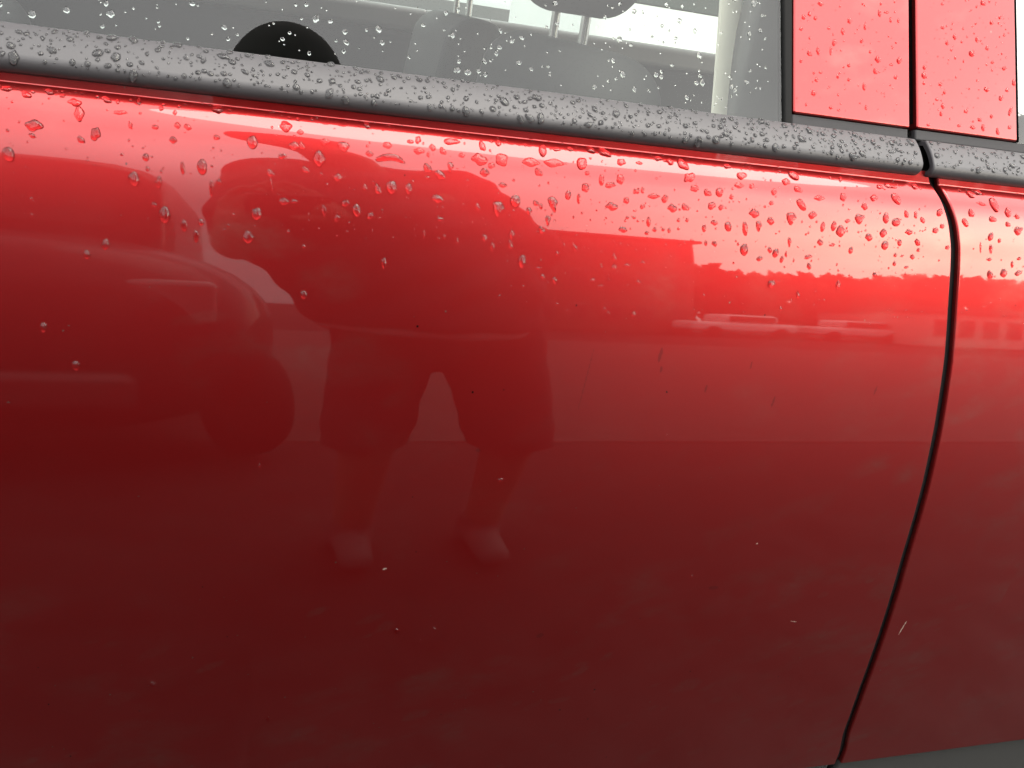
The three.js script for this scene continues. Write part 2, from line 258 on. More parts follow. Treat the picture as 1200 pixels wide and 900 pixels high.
function seat(z, label) {
  const g = new THREE.Group(); g.name = 'seat'; car.add(g);
  const back = box(0.13, 0.62, 0.46, 0, 0, 0, 0.06, 5); back.rotateZ(rad(-9)); back.translate(0.33, 0.752, z);
  mesh('backrest', back, cabinGrey, g);
  const head = box(0.1, 0.17, 0.27, 0, 0, 0, 0.048, 5); head.rotateZ(rad(-6)); head.translate(0.375, 1.175, z);
  mesh('headrest', head, cabinGrey, g);
  for (const s of [-1, 1]) mesh('headrest_post', new THREE.CylinderGeometry(0.006, 0.006, 0.12, 10).translate(0.37, 1.08, z + s * 0.06), std([0.6, 0.6, 0.58], 0.25, { metalness: 1 }), g);
  mesh('cushion', box(0.5, 0.16, 0.48, 0.08, 0.47, z, 0.06, 4), cabinGrey, g);
  return g;
}
seat(-0.46); seat(-1.12);
const belt = box(0.046, 0.75, 0.002, 0, 0, 0, 0); belt.rotateY(rad(35)); belt.rotateX(rad(-10)); belt.rotateZ(rad(5)); belt.translate(0.458, 1.04, -0.19);
mesh('seat_belt', belt, std([0.62, 0.6, 0.52], 0.85), car);
mesh('pillar_trim', box(0.17, 0.9, 0.03, 0.55, 1.0, -0.2, 0.012), std([0.14, 0.14, 0.135], 0.8), car).rotation.x = 0;
// sill cladding under the panels, one piece each side of the shut line
const sillL = (x0, x1) => { const g = box(x1 - x0, 0.09, 0.03, (x0 + x1) / 2, 0.165, -0.047, 0.008, 3); return g; };
mesh('sill_cladding', sillL(-1.45, 0.7755), sillPlastic, door);
mesh('sill_cladding', sillL(0.7850, 1.9), sillPlastic, quarter);
for (const x of [-1.05, 1.55]) for (const z of [-0.2, -1.4]) {
  const w = new THREE.Group(); w.name = 'wheel'; w.position.set(x, 0.28, z); car.add(w);
  mesh('tyre', new THREE.TorusGeometry(0.215, 0.065, 14, 36), rubber, w); mesh('rim', new THREE.CylinderGeometry(0.17, 0.17, 0.1, 24).rotateX(Math.PI / 2), std([0.4, 0.4, 0.42], 0.4, { metalness: 0.8 }), w);
}

// ---------------------------------------------------------------- raindrops
function dropShape(kind, seed, rings, segs) {
  const rnd = seeded(seed * 977 + 13), ph = Array.from({ length: 6 }, () => rnd() * 6.283), am = Array.from({ length: 6 }, () => rnd());
  const amp = kind === 0 ? 0.16 : kind === 3 ? 0.12 : kind === 4 ? 0.1 : 0.05;
  const out = (a) => { // outline radius of a drop one unit across
    let r = 0.5;
    for (let k = 2; k < 6; k++) r += amp * (am[k] - 0.25) * Math.cos(k * a + ph[k]) / Math.sqrt(k - 0.5);
    const sy = Math.sin(a);
    if (kind === 1) r *= 1 - 0.16 * Math.max(0, sy) ** 2 + 0.03 * Math.max(0, -sy);
    if (kind === 3) r *= 0.85 + 0.22 * Math.max(0, -sy) ** 3 - 0.12 * (1 - sy * sy) * Math.max(0, -sy);
    return r;
  };
  const P = [], I = [], lowest = -0.35;
  const put = (t, a, h) => { const r = out(a) * t; let x = r * Math.cos(a), y = r * Math.sin(a); if (kind === 4) y -= 2.2 * x * x - 0.2; if (kind === 3) x *= 1 + 0.45 * y; P.push(x, y, h); };
  P.push(0, kind === 4 ? 0.2 : 0, 0); // apex, height set below
  const height = (t, a) => { const y = Math.sin(a) * t; let h = Math.pow(1 - Math.pow(t, kind === 1 ? 2.2 : 2.8), 0.62); if (kind === 1) h *= 1 - 0.42 * y; if (kind === 3) h *= 1 - 0.5 * y; if (kind === 0) h *= 1 - 0.22 * y + 0.12 * Math.sin(a * 2 + ph[0]) * t; return h; };
  P[2] = 1;
  for (let i = 1; i <= rings; i++) { const t = Math.pow(i / rings, 0.75); for (let j = 0; j < segs; j++) put(t, j / segs * 6.28318, i === rings ? 0 : height(t, j / segs * 6.28318)); }
  for (let j = 0; j < segs; j++) put(1, j / segs * 6.28318, lowest);
  const under = P.length / 3; P.push(0, kind === 4 ? 0.2 : 0, lowest);
  for (let j = 0; j < segs; j++) I.push(0, 1 + j, 1 + (j + 1) % segs);
  for (let i = 0; i < rings; i++) for (let j = 0; j < segs; j++) { const a = 1 + i * segs + j, b = 1 + i * segs + (j + 1) % segs; I.push(a, a + segs, b, b, a + segs, b + segs); }
  const last = 1 + rings * segs; for (let j = 0; j < segs; j++) I.push(under, last + (j + 1) % segs, last + j);
  const g = new THREE.BufferGeometry(); g.setAttribute('position', new THREE.Float32BufferAttribute(P, 3)); g.setIndex(I); g.computeVertexNormals();
  // the wetted patch of the surface below, without the gloss that air gives it
  const F = [0, kind === 4 ? 0.2 : 0, 0.05], J = [], O = new THREE.Vector3();
  for (let j = 0; j < segs; j++) { const k = (1 + (rings - 1) * segs + j) * 3; O.set(P[k] * 0.985, (P[k + 1] - F[1]) * 0.985 + F[1], 0.05); F.push(O.x, O.y, O.z); J.push(0, 1 + j, 1 + (j + 1) % segs); }
  const f = new THREE.BufferGeometry(); f.setAttribute('position', new THREE.Float32BufferAttribute(F, 3)); f.setIndex(J); f.computeVertexNormals();
  return { water: g, both: mergeGeometries([g, f], true), floor: f };
}
const KINDS = [7, 4, 3, 4, 1].map((n, kind) => Array.from({ length: n }, (_, i) => dropShape(kind, kind * 20 + i + 1, 7, 24)));
const SMALL = [5, 2, 2, 2, 1].map((n, kind) => Array.from({ length: n }, (_, i) => dropShape(kind, 200 + kind * 20 + i, 4, 12)));
const glassAt = (lift) => (x, y) => ({ p: new THREE.Vector3(x, y + GN[0] * lift, glassZ(y) + GN[1] * lift), n: new THREE.Vector3(0, ...GN) });
function trimAt(x, t) { // t: 0 at the nose, 1 at the upper lip, along the sloping face
  if (t < 0) { const g = rad(38 + t * 130); return { p: new THREE.Vector3(x, 1.0035 + 0.009 * Math.sin(g), -0.0701 + 0.009 * Math.cos(g)), n: new THREE.Vector3(0, Math.sin(g), Math.cos(g)) }; }
  const g = rad(40 + 22 * t); return { p: new THREE.Vector3(x, 0.9614 + 0.0741 * Math.sin(g), -0.1198 + 0.0741 * Math.cos(g)), n: new THREE.Vector3(0, Math.sin(g), Math.cos(g)) };
}
const dropRnd = seeded(404), protos = new Map(), frame = new THREE.Matrix4();
function dropMatrix({ p, n }, w, h, turn, depth) {
  const e1 = new THREE.Vector3(1, 0, 0), e2 = new THREE.Vector3().crossVectors(n, e1), c = Math.cos(turn), s = Math.sin(turn);
  const a = e1.clone().multiplyScalar(c).addScaledVector(e2, s), b = e2.clone().multiplyScalar(c).addScaledVector(e1, -s);
  const thick = Math.min(0.0019, Math.max(0.0004, depth * Math.min(w, h)));
  return frame.clone().makeBasis(a.multiplyScalar(w), b.multiplyScalar(h), n.clone().multiplyScalar(thick)).setPosition(p);
}
const DROPS = []; // {at, w, h, turn, kind, place}
const DOOR_UPPER = [
  [-174.8, 984.3, 7.5, 5.1, 6, 0], [-162, 982, 6.5, 5.6, 5, 0], [-147.6, 985.1, 6.7, 5.1, -10, 0], [-127.2, 973.6, 8.4, 11.3, 1, 3], [-130.4, 980.4, 8.4, 6.2, 4, 0], [-109.7, 984.2, 7.6, 5.1, -19, 0], [-102.2, 983.8, 2.9, 4.4, 4, 0], [-156.5, 962.7, 10.9, 8.4, -1, 0],
  [-157.7, 955.7, 5.3, 3.1, -23, 0], [-126, 956, 5.1, 4.9, 0, 0], [-116.4, 961, 6.8, 9.7, 0, 0], [-173.2, 942.2, 7.8, 11.5, 13, 1], [-90.5, 932.6, 7.1, 12.3, 7, 1], [-82.3, 948.4, 4.7, 6.2, 0, 1], [-81.1, 940.1, 3, 3.7, 0, 0], [-56.6, 942.9, 3, 10, 5, 2],
  [-42.7, 945.4, 7.3, 12.7, 1, 1], [-73.4, 931.1, 4.7, 9.5, -5, 2], [-76.4, 914.9, 4.1, 3.9, -19, 0], [-69.2, 908.6, 7.8, 14.1, 0, 1], [-100, 977, 9.2, 3.3, 2, 0], [-92.9, 969.2, 3, 6, 20, 0], [-75.9, 969.7, 4.7, 3.8, 1, 0], [-60.5, 972.4, 4.8, 4.5, 1, 0],
  [-53.3, 972, 5.4, 4.5, 1, 0], [-63.4, 962.1, 5.4, 5, 0, 0], [-72.3, 982.5, 3.6, 4.4, 3, 0], [-87.8, 985.3, 3.5, 6.9, 4, 0], [-62.6, 980.7, 3, 4.3, 2, 0], [-32.5, 985.9, 8.6, 8.8, 2, 0], [-6.5, 966.4, 7.5, 11.6, 1, 1], [-32.6, 966.9, 5.5, 3.8, 1, 0],
  [18, 979.5, 11.6, 9.4, 1, 3], [29, 976.5, 5.2, 4.2, 1, 0], [48.1, 971.7, 7.2, 5.3, 1, 0], [62.7, 970, 11.3, 8, 1, 3], [83.1, 966.2, 6.1, 4.7, 2, 0], [43.9, 958.8, 9.2, 11.8, 2, 0], [15.9, 958.1, 6.4, 3.9, 1, 0], [24.7, 966.4, 7.8, 6.5, 1, 0],
  [30.5, 966.9, 4.5, 5.9, 1, 0], [-35.8, 930, 3.1, 12.8, 1, 2], [-30.3, 935.4, 3.1, 5.1, 1, 0], [-2.2, 914.4, 7.6, 11.2, -8, 1], [7.3, 944.9, 6.4, 5.2, 1, 0], [8.1, 936.8, 1.9, 11.6, 9, 2], [18.1, 924.9, 7.8, 5.3, 2, 0], [25.9, 925.6, 4.6, 3.3, 2, 0],
  [-8.3, 895.9, 9, 9.3, 1, 0], [-55.2, 900.9, 4.3, 9.7, 0, 2], [-43, 904.9, 4.3, 5.8, 0, 1], [-46.6, 893.8, 3.7, 10.4, 0, 2], [34.2, 891.5, 3.3, 3.4, 2, 0], [49.2, 920.3, 4, 8, 2, 0], [59.4, 915.2, 4, 6.8, -13, 2], [65.7, 927.4, 6.1, 5.4, 2, 0],
  [74.7, 922.9, 6.8, 11.4, 11, 1], [85.8, 919.1, 5.5, 5.4, 3, 0], [58.9, 946.3, 6.7, 6, 2, 0], [33.7, 949.7, 5.9, 4.6, 2, 0], [80.7, 940.4, 3.4, 5.4, 2, 0], [35.5, 853.7, 5.4, 7.7, 2, 1], [101.9, 942.8, 9, 11.5, 3, 1], [115.9, 942.7, 5.6, 10.2, 3, 1],
  [91, 939.9, 5.5, 8.1, 3, 0], [80.9, 986, 5.5, 6.7, -2, 0], [97.2, 973.8, 6.9, 5.6, 1, 0], [99.6, 964, 24.8, 6.1, 2, 4], [122.2, 979.8, 4.9, 6.8, -1, 0], [115.9, 978, 5.6, 3.7, 0, 0], [123, 971.8, 8.4, 5.5, 1, 0], [134.2, 975.4, 5, 5.7, 0, 0],
  [142.8, 973.6, 5.7, 5.7, 1, 0], [130.8, 970, 2.8, 4.8, 2, 0], [150.1, 981.1, 13.7, 5.9, 17, 0], [158.7, 971.9, 5.1, 4.2, 1, 0], [149.7, 962.7, 6.5, 8.2, 3, 3], [130.5, 959.7, 7.1, 6.8, 3, 0], [141.5, 955.4, 9.8, 6.3, -18, 0], [130.9, 952.5, 3.5, 2.7, 3, 0],
  [176.3, 980.4, 5.9, 8.6, -2, 0], [174.1, 970.1, 12.5, 9.8, 2, 0], [178.9, 960.6, 8.1, 6.9, 3, 0], [184.5, 966.4, 5.9, 4.9, 3, 0], [193.2, 971.8, 13.7, 11.2, 28, 3], [190.6, 983.5, 5.2, 5.8, -4, 0], [218.9, 972.1, 15.2, 7.2, 2, 0], [226.1, 964.8, 6.9, 6.4, 3, 0],
  [195.1, 952, 7.5, 4.2, 4, 0], [207.3, 940.7, 9.1, 11.3, 4, 1], [192.8, 933.4, 12, 12.7, 4, 3], [174.9, 932.7, 3.7, 6.3, 4, 0], [140.4, 936.7, 10, 6.2, 3, 0], [143.6, 920.8, 5.8, 3.5, 4, 0], [182.8, 908.4, 4.5, 6.4, 5, 0], [190.2, 901.2, 3.8, 8.6, 5, 2],
  [206.6, 912.9, 5.3, 6.5, 5, 0], [205.9, 904.3, 4.6, 7.2, 5, 0], [217.9, 891.5, 7, 12.5, 0, 1], [98.9, 882.8, 4.2, 10.5, 3, 1], [225.7, 940.1, 5.4, 5, 5, 0], [220.1, 933.4, 6.1, 6.4, 5, 3], [230.5, 937.7, 3.1, 5.7, 5, 0], [148.2, 906.7, 2.2, 4.2, 4, 0],
  [159.4, 904, 2.2, 5, 4, 0], [130.8, 907.6, 2.1, 6.3, 4, 0], [229.9, 982, 6.9, 13.2, -4, 1], [242.4, 983.7, 7, 4.3, -5, 0], [255.1, 984.8, 7, 4.4, -6, 0], [274.3, 985.8, 8.7, 7.3, -7, 0], [287.1, 985, 12.8, 8.1, -7, 0], [239.6, 973.3, 17, 7.3, 1, 0],
  [265.4, 975.5, 9.1, 12.6, -21, 1], [270.4, 967.9, 4.8, 3.6, 3, 0], [302.5, 979.3, 8.1, 6.5, -4, 0], [319.9, 980.1, 6.6, 3.3, -5, 0], [339, 984.9, 7.5, 5.5, -9, 0], [350.5, 983.3, 6.7, 6.3, -8, 0], [363.1, 982.4, 11.9, 9.7, -7, 0], [369.2, 972.9, 11.1, 8.5, 41, 0],
  [374.9, 964.2, 8.6, 6, 5, 0], [388.2, 961.6, 7.8, 6.1, 6, 0], [284.2, 963.6, 4.8, 10.2, 4, 2], [292.6, 960.2, 9.7, 5.1, 5, 0], [301.9, 965.8, 7.3, 8.8, 4, 0], [269.7, 956.2, 7.1, 7.9, 5, 0], [254.4, 949.3, 5.5, 8.7, -6, 1], [264.2, 946.7, 3.2, 9.4, 5, 2],
];
const addList = (list, at, place) => { for (const [x, y, w, h, turn, kind] of list) DROPS.push({ at: at(x / 1000, y / 1000), x: x / 1000, y: y / 1000, w: w / 1000, h: h / 1000, turn: rad(turn), kind, place, read: 1 }); };
addList(DOOR_UPPER, sideAt, 'door');
const DOOR_REST = [
  [318.2, 957.4, 6.3, 5.4, 43, 0], [323.9, 958.5, 3.3, 5.9, 5, 0], [241, 941.3, 10, 13, 21, 3], [309.1, 948.8, 5.7, 5.9, 6, 0], [295.9, 942.8, 10.5, 7.3, 6, 0], [335.1, 954.5, 11.7, 4.5, 6, 0], [346.2, 953.2, 7.3, 6.2, 39, 0], [354.6, 945.9, 8.5, 7.5, 6, 0],
  [367.2, 947.6, 7.7, 6, 6, 0], [325.2, 945.1, 5, 4.5, 6, 0], [393.7, 951.1, 7.8, 6.9, 7, 0], [237.7, 927.1, 5.4, 8.7, 5, 3], [233.1, 918.3, 6.2, 5.8, 5, 0], [308.6, 924.3, 8.2, 5.2, 7, 0], [332.5, 932.6, 4.2, 9, 7, 2], [332, 923.1, 4.2, 3.8, 7, 0],
  [339.2, 926.5, 4.2, 4.5, 7, 0], [347.6, 927.1, 3.4, 3, 7, 0], [353.6, 926.8, 3.4, 4.6, 7, 0], [361.8, 936.2, 3.4, 3.8, 7, 0], [370.3, 936.9, 3.4, 3.8, 7, 0], [362.7, 928.9, 2.6, 3, 7, 0], [318, 935.2, 3.3, 3, 6, 0], [311.5, 934.7, 3.3, 3, 6, 0],
  [318.2, 941, 3.3, 2.2, 6, 0], [388.4, 931.5, 4.3, 7.7, 8, 1], [401.8, 918.2, 3.5, 5.5, 8, 0], [265.2, 905.4, 3.9, 6.8, 27, 2], [249.1, 900, 3.2, 4.4, 6, 0], [303.3, 899.8, 4.1, 6.1, 7, 0], [237.9, 879.6, 4.7, 3.7, 6, 0], [249.3, 876.6, 4.6, 6.9, 27, 2],
  [304.4, 891.6, 4.9, 4.6, 7, 0], [316.6, 893.9, 5, 3.1, 7, 0], [233.2, 886.6, 5.5, 2.2, 6, 0], [331.3, 897, 4.2, 3.1, 8, 0], [285.3, 879.3, 4.9, 3.1, 7, 0], [293.4, 874.5, 5.7, 2.3, 7, 0], [329.5, 879.5, 5, 3.9, 8, 0], [400.3, 963.4, 7.9, 9.1, 5, 1],
  [422.9, 978.6, 10.6, 7.1, 36, 0], [408.9, 984.8, 7.9, 5.7, -10, 0], [420.1, 970.7, 9.8, 5.4, 3, 0], [433.5, 971.1, 5.4, 4.7, 2, 0], [413, 960, 4.4, 4.6, 6, 0], [403.5, 950.4, 5.3, 5.4, 7, 0], [398.2, 936.7, 7, 4.6, 8, 0], [412.7, 934.8, 6.9, 10.3, 25, 1],
  [430.8, 933.8, 5.3, 14.2, 14, 2], [438.7, 947.9, 9.9, 8.5, 7, 0], [444.7, 937.8, 7.2, 9.4, 8, 3], [456.9, 942.5, 7.3, 7.1, 8, 0], [478.4, 947.1, 13, 11.1, 8, 3], [488, 959.2, 6.8, 14.7, 49, 2], [501.4, 951.1, 8.5, 7.2, 8, 0], [470.1, 977.6, 8.3, 6.8, -5, 0],
  [479.5, 983.1, 8.5, 13, 57, 2], [483, 972.2, 9.3, 5.6, 2, 0], [457.3, 968, 5.5, 6.3, 4, 0], [455.6, 958.2, 5.5, 3.9, 7, 0], [507, 966.7, 11.4, 4.8, 5, 0], [533.6, 969.6, 6.8, 8.1, 4, 0], [514.4, 941.3, 4.8, 10.3, -3, 2], [526.6, 942.9, 5.8, 9.6, -3, 2],
  [535.1, 938.9, 10.6, 10.6, 10, 0], [541.3, 948.7, 5.8, 4, 9, 0], [480, 925.7, 4.6, 8.8, 9, 3], [432.7, 915.6, 8.1, 12.7, 9, 1], [450.5, 908.2, 6.4, 4.8, 10, 0], [460.1, 916.6, 4.6, 5.6, 10, 0], [466.9, 914.7, 6.6, 9.4, -14, 1], [474.5, 908.9, 3.8, 7.1, -7, 2],
  [478.3, 913.9, 2.8, 5.7, 10, 0], [503.1, 913.1, 8.5, 4.1, 10, 0], [505.7, 904.5, 4.7, 6.6, 11, 0], [513.9, 927.2, 5.7, 6.5, 10, 0], [527.7, 925.8, 6.7, 3.3, 10, 0], [549.9, 922.4, 5, 7.3, -7, 1], [392.1, 918.3, 3.5, 4.7, 8, 0], [399.9, 918.8, 3.5, 3.9, 8, 0],
  [425.7, 919.7, 2.7, 3.1, 9, 0], [467.6, 885.5, 8.3, 7.4, 11, 0], [498.8, 876.6, 3.8, 6.7, 11, 0], [542.1, 888.7, 4.8, 8.5, 12, 0], [582.5, 900.9, 5, 5.1, 12, 0], [482.5, 862.8, 3.7, 3.4, 11, 0], [532.3, 984.4, 3.8, 7, -13, 0], [576.8, 981.6, 7.9, 4.8, -11, 0],
  [589.4, 983.2, 15.1, 5.4, 3, 0], [619.6, 984.8, 7.9, 6.3, -16, 0], [595, 972.8, 7.7, 15, 49, 2], [568.9, 971.6, 8, 6.6, 2, 0], [558.8, 963.2, 6.9, 6.5, 7, 0], [554.5, 952, 12.7, 9.7, 9, 3], [585, 955, 7, 11.5, 9, 1], [597.6, 952, 10, 9.1, 9, 1],
  [608.6, 959.9, 5.1, 7.4, 9, 0], [619.9, 960, 4.1, 7.5, 9, 0], [628.8, 955.9, 4.8, 7.1, 33, 0], [648.4, 964.5, 7.3, 7.5, 7, 0], [653.6, 952, 5.2, 5.1, 10, 0], [646, 947.4, 7.3, 5.9, 10, 0], [614.5, 943.6, 8.1, 5.8, 10, 0], [568.3, 935.6, 7.9, 7.4, 10, 0],
  [584.4, 940.7, 8, 8.3, 10, 0], [588.5, 929.8, 8.1, 9.8, -1, 1], [605.2, 933.3, 5, 7.5, 11, 1], [626.6, 934.7, 5.5, 8.5, 44, 0], [664, 932.3, 5.2, 4.3, 12, 0], [602.6, 921, 4, 4.2, 12, 0], [610.9, 920.7, 4, 2.5, 12, 0], [623.3, 920.6, 5.1, 5.1, 12, 0],
  [629.1, 927.6, 4.1, 4.3, 12, 0], [603.3, 912.8, 4, 5.1, 12, 0], [618.4, 910.4, 5.1, 3.4, 13, 0], [-123.5, 875.4, 4.6, 7.7, -1, 1], [-110.5, 883.8, 5.2, 9, -10, 1], [-154.8, 819.4, 5.2, 8.6, -2, 1], [-133.7, 790.2, 5.4, 8.3, -2, 1], [137.3, 518.2, 5, 7.7, 5, 1],
  [-86.1, 472.7, 5.1, 6.5, -2, 0], [18.2, 412, 4.1, 7.4, 1, 0], [328.5, 850.9, 5.1, 4.8, 8, 0], [220.4, 688.8, 4.1, 3.6, 7, 0],
];
addList(DOOR_REST, sideAt, 'door');
const QUARTER = [
  [687.9, 983.4, 10.4, 7.3, -16, 0], [698.6, 985.5, 9.3, 6.7, -19, 0], [716.7, 976.6, 9.1, 17.6, 33, 2], [700.2, 976.2, 10.9, 3.6, -5, 0], [687.6, 966.6, 7.5, 7.7, 6, 0], [715.4, 963, 9.8, 6, 9, 0], [681.5, 957.3, 5.6, 11.6, 49, 2], [734.4, 970.8, 8.2, 9.5, 46, 0],
  [747, 967.7, 5.6, 5.2, 6, 0], [750.4, 954.7, 13.3, 8.7, 11, 3], [736, 959.5, 6.6, 5.2, 10, 0], [716.3, 946.6, 6.6, 9.4, -14, 1], [718.9, 935, 5.4, 8.8, 13, 3], [719.3, 924.1, 6.5, 3.5, 14, 0], [728.2, 943.2, 4.4, 4.4, 12, 0], [705.6, 935, 2.1, 12.2, 13, 2],
  [750.4, 920.8, 3.3, 8.1, 14, 2], [757.9, 927.3, 5.5, 3.6, 14, 0], [741.5, 911.7, 8.7, 9, 15, 0], [760.6, 912.8, 8.8, 5.5, 15, 0], [724.3, 909, 7.6, 8.1, 15, 0],
];
addList(QUARTER, sideAt, 'quarter');
const PILLAR = [
  [478.1, 1118.6, 4.6, 4.6, 5, 0], [484.2, 1122.3, 3.7, 4.6, 5, 0], [491, 1119.6, 4.7, 3.8, 5, 0], [495.3, 1132.5, 5.6, 4.6, 5, 0], [528.6, 1122.4, 4.8, 5.4, 6, 0], [546.3, 1119.6, 2.9, 7, 6, 0], [561.5, 1133.5, 3.9, 7, 6, 0], [569.2, 1135.3, 5.9, 2.4, 6, 0],
  [574.8, 1129.3, 3, 5.5, 6, 0], [583.7, 1129.8, 3, 3.9, 6, 0], [506.7, 1112.9, 3.8, 3.1, 5, 0], [522, 1112, 3.8, 6.2, 6, 0], [513.6, 1101.4, 4.7, 6.2, 5, 0], [543.8, 1106.7, 3.9, 3.9, 6, 0], [476.3, 1108.2, 4.6, 3, 5, 0], [487.5, 1088.6, 5.6, 4.6, 5, 0],
  [496.5, 1091.9, 3.7, 6.9, 5, 0], [510.5, 1093.7, 2.8, 8.5, 5, 2], [563.9, 1092.8, 5.9, 6.3, 6, 0], [554.5, 1098.4, 2.9, 3.2, 6, 0], [588.6, 1095, 6, 6.4, 6, 0], [562.1, 1082.1, 4.9, 5.6, 6, 0], [531.7, 1083.7, 3.8, 3.9, 6, 0], [478.9, 1081, 3.7, 3.1, 5, 0],
  [501.1, 1074.1, 3.8, 3.1, 5, 0], [497.1, 1067.1, 3.8, 4.7, 5, 0], [533, 1071.2, 3.9, 3.1, 6, 0], [586.3, 1079.6, 5, 4, 6, 0], [550.9, 1067.3, 3.9, 7.9, 6, 2], [495.4, 1055.1, 5.6, 5.5, 5, 0], [520.3, 1072.7, 2.9, 4.7, 5, 0], [515.5, 1044.7, 4.8, 3.1, 5, 0],
  [524.3, 1043.4, 3.8, 2.4, 5, 0], [554.9, 1048.9, 2.9, 4.8, 6, 0], [580.1, 1090.2, 5, 2.4, 6, 0],
];
addList(PILLAR, (x, y) => glassAt(0.0045)(x * 1.014, y - 0.0012), 'pillar');
const POST = [
  [619.4, 1092.7, 5.1, 4.8, 6, 0], [619.2, 1085.7, 6.1, 7.3, 6, 1], [620.1, 1078.2, 4.1, 3.2, 6, 0], [674.6, 1112.5, 7.4, 7.4, 7, 1], [651.9, 1124.3, 4.2, 5.7, 7, 0], [643.3, 1117.8, 4.1, 4.9, 7, 0], [679.3, 1125.5, 4.2, 5.7, 7, 0], [693, 1119.4, 4.3, 4.9, 7, 0],
  [695.4, 1143.1, 5.4, 4.1, 7, 0], [705.4, 1149.2, 4.3, 3.3, 7, 0], [682.5, 1159.2, 6.4, 4.9, 7, 0], [639.6, 1079.6, 5.2, 4.1, 6, 0], [645.7, 1072.6, 4.2, 3.3, 6, 0], [637.1, 1065.4, 4.1, 3.3, 6, 0], [645.1, 1060.1, 4.2, 5.8, 6, 0], [643.8, 1052.9, 4.2, 4.9, 6, 0],
  [684.2, 1044.5, 6.4, 4.2, 7, 0], [697.1, 1045.8, 5.4, 7.6, 7, 3], [696.9, 1081.4, 6.5, 5, 7, 0], [716.2, 1075.6, 5.5, 5.9, 7, 0], [729.9, 1064.3, 4.3, 10.5, -18, 2], [730.7, 1091.6, 4.4, 6.7, 7, 0], [722.9, 1083.6, 4.4, 4.2, 7, 0], [691.9, 1052.4, 5.4, 4.2, 7, 0],
  [706.5, 1057.1, 4.3, 4.2, 7, 0], [716, 1043.7, 4.4, 6.8, 7, 0], [730.8, 1049.2, 4.4, 4.3, 7, 0], [673.9, 1058.4, 5.3, 4.2, 7, 0], [667.1, 1044.4, 5.3, 3.3, 7, 0], [716.9, 1103.5, 5.5, 4.2, 7, 0], [701.1, 1107.1, 4.3, 3.3, 7, 0], [629.6, 1041.3, 4.1, 3.3, 6, 0],
  [636.5, 1130.7, 5.2, 3.2, 6, 0],
];
addList(POST, (x, y) => glassAt(0.0045)(x * 1.014, y - 0.0012), 'post');
// the trim, the glass and the finest spray are strewn
const crowd = (d) => DROPS.some((e) => e.place === d.place && Math.abs(e.at.p.x - d.at.p.x) < 0.012 && e.at.p.distanceTo(d.at.p) < 0.46 * (Math.max(e.w, e.h) + Math.max(d.w, d.h)));
const strew = (n, at, xs, ys, size, place, turn = 0.5, grow = 2.2) => { for (let i = 0; i < n; i++) {
  const x = xs[0] + (xs[1] - xs[0]) * dropRnd(), y = typeof ys === 'function' ? ys(x) : ys[0] + (ys[1] - ys[0]) * dropRnd(), r = size[0] + (size[1] - size[0]) * Math.pow(dropRnd(), grow), k = dropRnd();
  const long = 0.75 + 0.7 * dropRnd(), q = at(x, y), d = { at: q, x, y, w: r / Math.sqrt(long), h: r * Math.sqrt(long), turn: (dropRnd() - 0.5) * 2 * turn, kind: k < 0.62 ? 0 : k < 0.82 ? 1 : k < 0.9 ? 2 : 3, place };
  if (!crowd(d)) DROPS.push(d);
} };
strew(150, trimAt, [-0.4, 0.614], [-0.3, 1.0], [0.0045, 0.0085], 'trim', 1.2, 1.8);
strew(500, trimAt, [-0.4, 0.614], [-0.25, 1.02], [0.0026, 0.0052], 'trim', 1.2, 1.3);
strew(1150, trimAt, [-0.4, 0.614], [-0.25, 1.02], [0.0011, 0.0026], 'trim', 1.2, 1.2);
strew(170, trimAt, [0.634, 0.8], [-0.1, 1.02], [0.0018, 0.0075], 'quarter trim', 1.2, 1.7);
strew(820, glassAt(0.0001), [-0.35, 0.455], [1.031, 1.16], [0.0011, 0.0056], 'glass', 0.5, 2.6);
strew(40, glassAt(0.0011), [0.75, 0.9], [1.04, 1.17], [0.0011, 0.004], 'quarter glass', 0.5, 2.2);
strew(130, glassAt(0.0045), [0.482, 0.6], [1.042, 1.17], [0.0008, 0.003], 'pillar');
strew(150, glassAt(0.0045), [0.628, 0.728], [1.042, 1.17], [0.0008, 0.003], 'post');
strew(420, sideAt, [-0.18, 0.637], [0.9, 0.982], [0.0008, 0.0026], 'door', 0.4, 2);
strew(170, sideAt, [0.2, 0.66], [0.85, 0.95], [0.0008, 0.0026], 'door', 0.4, 2);
strew(60, sideAt, [0.69, 0.86], [0.86, 0.982], [0.0008, 0.0028], 'quarter', 0.4, 2);
strew(14, sideAt, [-0.15, 0.65], [0.45, 0.85], [0.001, 0.003], 'door', 0.3, 2);
strew(260, sideAt, [-0.2, 0.637], [0.9835, 0.9885], [0.001, 0.0036], 'door', 0.9, 2);
strew(40, sideAt, [0.655, 0.87], [0.9835, 0.9885], [0.001, 0.004], 'quarter', 0.9, 2);
const SHAPE = ['rounded', 'tall', 'streaky', 'wedge', 'arched'];
